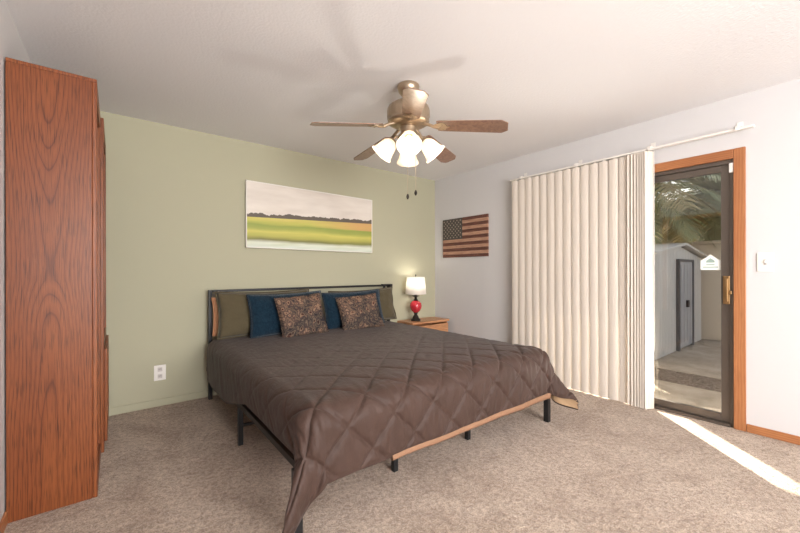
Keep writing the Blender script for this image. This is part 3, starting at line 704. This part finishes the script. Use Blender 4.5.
for dx, zl in ((-.006, 1.674), (.05, 1.70)):
    cx_, cy_ = FX+dx*math.cos(-.667)-.0, FY+dx*math.sin(-.667)
    M().path([(cx_, cy_, 2.04), (cx_, cy_, zl+.02)], .0016, 6).build('pull_chain', MT['pewter'], fan)
    M().lathe([(0, .022), (.004, .02), (.010, .006), (.010, -.004), (.004, -.016), (0, -.018)], (cx_, cy_, zl), 14).build('chain_pendant', MT['darkbronze'], fan)

# ------------------------------------------------------------------ outside
GZ = -.08
struct(M().bx(.15, 1.25, -9, 5, GZ-.1, GZ).build('patio', MT['concrete']))
tag(struct(M().bx(1.25, 1.85, -9, 5, GZ-.1, GZ-.006).build('gravel_strip', MT['gravel'])))
struct(M().bx(1.85, 12, -9, 8, GZ-.1, GZ-.002).build('yard', MT['concrete']))
struct(M().bx(.15, 1.68, -9, 5, 2.52, 2.64).build('sun_block_eave', MT['tubecover']))  # unseen overhang, added to cut off the sun patch on the carpet
struct(M().bx(1.42, 1.58, -1.50, -1.34, GZ, 2.52).build('sun_block_post', MT['stucco'], bevel=.006))  # unseen post, added to shade the right part of the sun patch
struct(M().bx(.13, .17, DY0+.0, DY1, GZ, .0).build('door_sill', MT['concrete']))
sdw = thing('garden_shed', 'low white metal garden shed with grey door in the side yard', 'shed', (3.45, -1.5, GZ))
sx0, sx1, sy0, sy1 = 2.15, 4.6, -2.0, -1.15
body = M()
n = int((sx1-sx0)/.07)
def rib(m, a0, a1, fixed, axis, z0, z1f):
    k = int((a1-a0)/.035)
    P = np.zeros((k+1, 2, 3))
    for i in range(k+1):
        t_ = a0+(a1-a0)*i/k; off = .010 if (i//2) % 2 else 0
        for j in range(2):
            z = z0 if j == 0 else z1f(t_)
            P[i, j] = (t_, fixed+off, z) if axis == 'x' else (fixed+off, t_, z)
    m.grid(P, smooth=False)
gab = lambda x: 1.36+.17*(1-abs(x-3.4)/1.28)
rib(body, sx0, sx1, sy0, 'x', GZ, gab); rib(body, sx0, sx1, sy1, 'x', GZ, gab)
rib(body, sy0, sy1, sx0, 'y', GZ, lambda t: 1.37); rib(body, sy0, sy1, sx1-.012, 'y', GZ, lambda t: 1.37)
body.build('walls', MT['shed'], sdw)
rf = M()
for sgn in (-1, 1):
    xa, xb_ = 3.4, 3.4+sgn*1.36
    za, zb = 1.55, 1.37
    rf.prism([(xa, za), (xb_, zb), (xb_, zb+.03), (xa, za+.035)], 'y', sy0-.08, sy1+.08)
rf.build('roof', MT['shed'], sdw, bevel=.004)
df = M(); df.bx(3.17, 3.22, -2.045, -2.002, GZ, 1.33); df.bx(3.92, 3.97, -2.045, -2.002, GZ, 1.33); df.bx(3.22, 3.92, -2.045, -2.002, 1.29, 1.33)
df.build('door_frame', MT['shed_dark'], sdw, bevel=.003)
dp = M(); dp.bx(3.22, 3.92, -2.03, -2.002, GZ+.03, 1.29)
for i in range(4): dp.bx(3.3+i*.16, 3.32+i*.16, -2.036, -2.03, GZ+.1, 1.25)
dpo = dp.build('door', mat('shed_door', (178, 178, 180), .5, .1), sdw, bevel=.003)
M().bx(3.56, 3.64, -2.06, -2.03, .57, .68).build('handle', MT['black'], dpo, bevel=.004)
wl = M(); wl.bx(4.72, 4.9, -9, 6, GZ, 1.62); wl.bx(4.69, 4.93, -9, 6, 1.62, 1.68)
struct(wl.build('yard_wall', MT['stucco'], bevel=.006))
hs_ = thing('neighbour_house', 'tan stucco neighbouring house beyond the yard wall', 'house', (8.5, .4, GZ))
hb = M(); hb.prism([(-3.2, GZ), (4.2, GZ), (4.2, 2.1), (.6, 3.0), (-3.2, 2.1)], 'x', 7.6, 11); hb.build('walls', MT['tan'], hs_)
rr_ = M(); rr_.prism([(-3.5, 2.04), (.6, 3.05), (4.5, 2.04), (4.5, 2.15), (.6, 3.17), (-3.5, 2.15)], 'x', 7.35, 11.2); rr_.build('roof', MT['rooftile'], hs_)
hw = M(); hw.bx(7.57, 7.6, -.9, -.1, .9, 1.9); hw.build('window', MT['shed_dark'], hs_)

# palms
def palm(name, base, zc, R, nf, label, group, seed):
    rd = random.Random(seed)
    root = thing(name, label, 'palm', base, group)
    bx_, by_, bz_ = base
    pts = [(bx_+.05*math.sin(i*.9), by_+.04*math.cos(i*.7), bz_+(zc-bz_)*i/6) for i in range(7)]
    M().path(pts, [.2, .17, .16, .155, .15, .16, .12], 14).build('trunk', MT['trunk'], root)
    for i in range(nf):
        az = i*2.39996+rd.uniform(-.2, .2); el = math.radians(80-125*(i/nf)+rd.uniform(-8, 8)); L = R*rd.uniform(.85, 1.1)
        p = Vector((bx_, by_, zc)); d = Vector((math.cos(az)*math.cos(el), math.sin(az)*math.cos(el), math.sin(el)))
        sp = []; ns = 10
        for k_ in range(ns+1):
            sp.append(p.copy()); p = p+d*(L/ns); d = (d+Vector((0, 0, -.055*(1+.12*k_)))).normalized()
        m = M(); m.path(sp, [.018*(1-.085*q) for q in range(ns+1)], 5)
        for k_ in range(2, ns*4):
            tt = k_/(ns*4); f_ = tt*ns; q0 = int(f_); pp = sp[q0].lerp(sp[min(q0+1, ns)], f_-q0)
            dd = (sp[min(q0+1, ns)]-sp[max(q0-1, 0)]).normalized()
            side = dd.cross(Vector((0, 0, 1))); side = side.normalized() if side.length > .05 else Vector((1, 0, 0))
            ll = L*.30*math.sin(PI*min(1, .12+.85*tt))**.6
            for sg_ in (-1, 1):
                tip = pp+(side*sg_*.8+dd*.75+Vector((0, 0, -.18+rd.uniform(-.12, .12)))).normalized()*ll
                midp = pp.lerp(tip, .5)+Vector((0, 0, .02)); wv = dd*.019
                m.add([pp-wv*.6, pp+wv*.6, midp+wv, tip, midp-wv], [(0, 1, 2, 4), (2, 3, 4)])
        m.build('frond', MT['frond_dry'] if (i > nf*.72 and i % 3 == 0) else MT['frond'], root)
    return root
palm('palm_tree', (4.25, -.9, GZ), 3.0, 1.95, 70, 'tall palm with arching grey-green fronds rising behind the shed', 'palms in the yard', 3)
palm('palm_tree', (5.6, -2.0, GZ), 2.7, 1.75, 60, 'second palm beyond the cream yard wall, right of the shed', 'palms in the yard', 11)
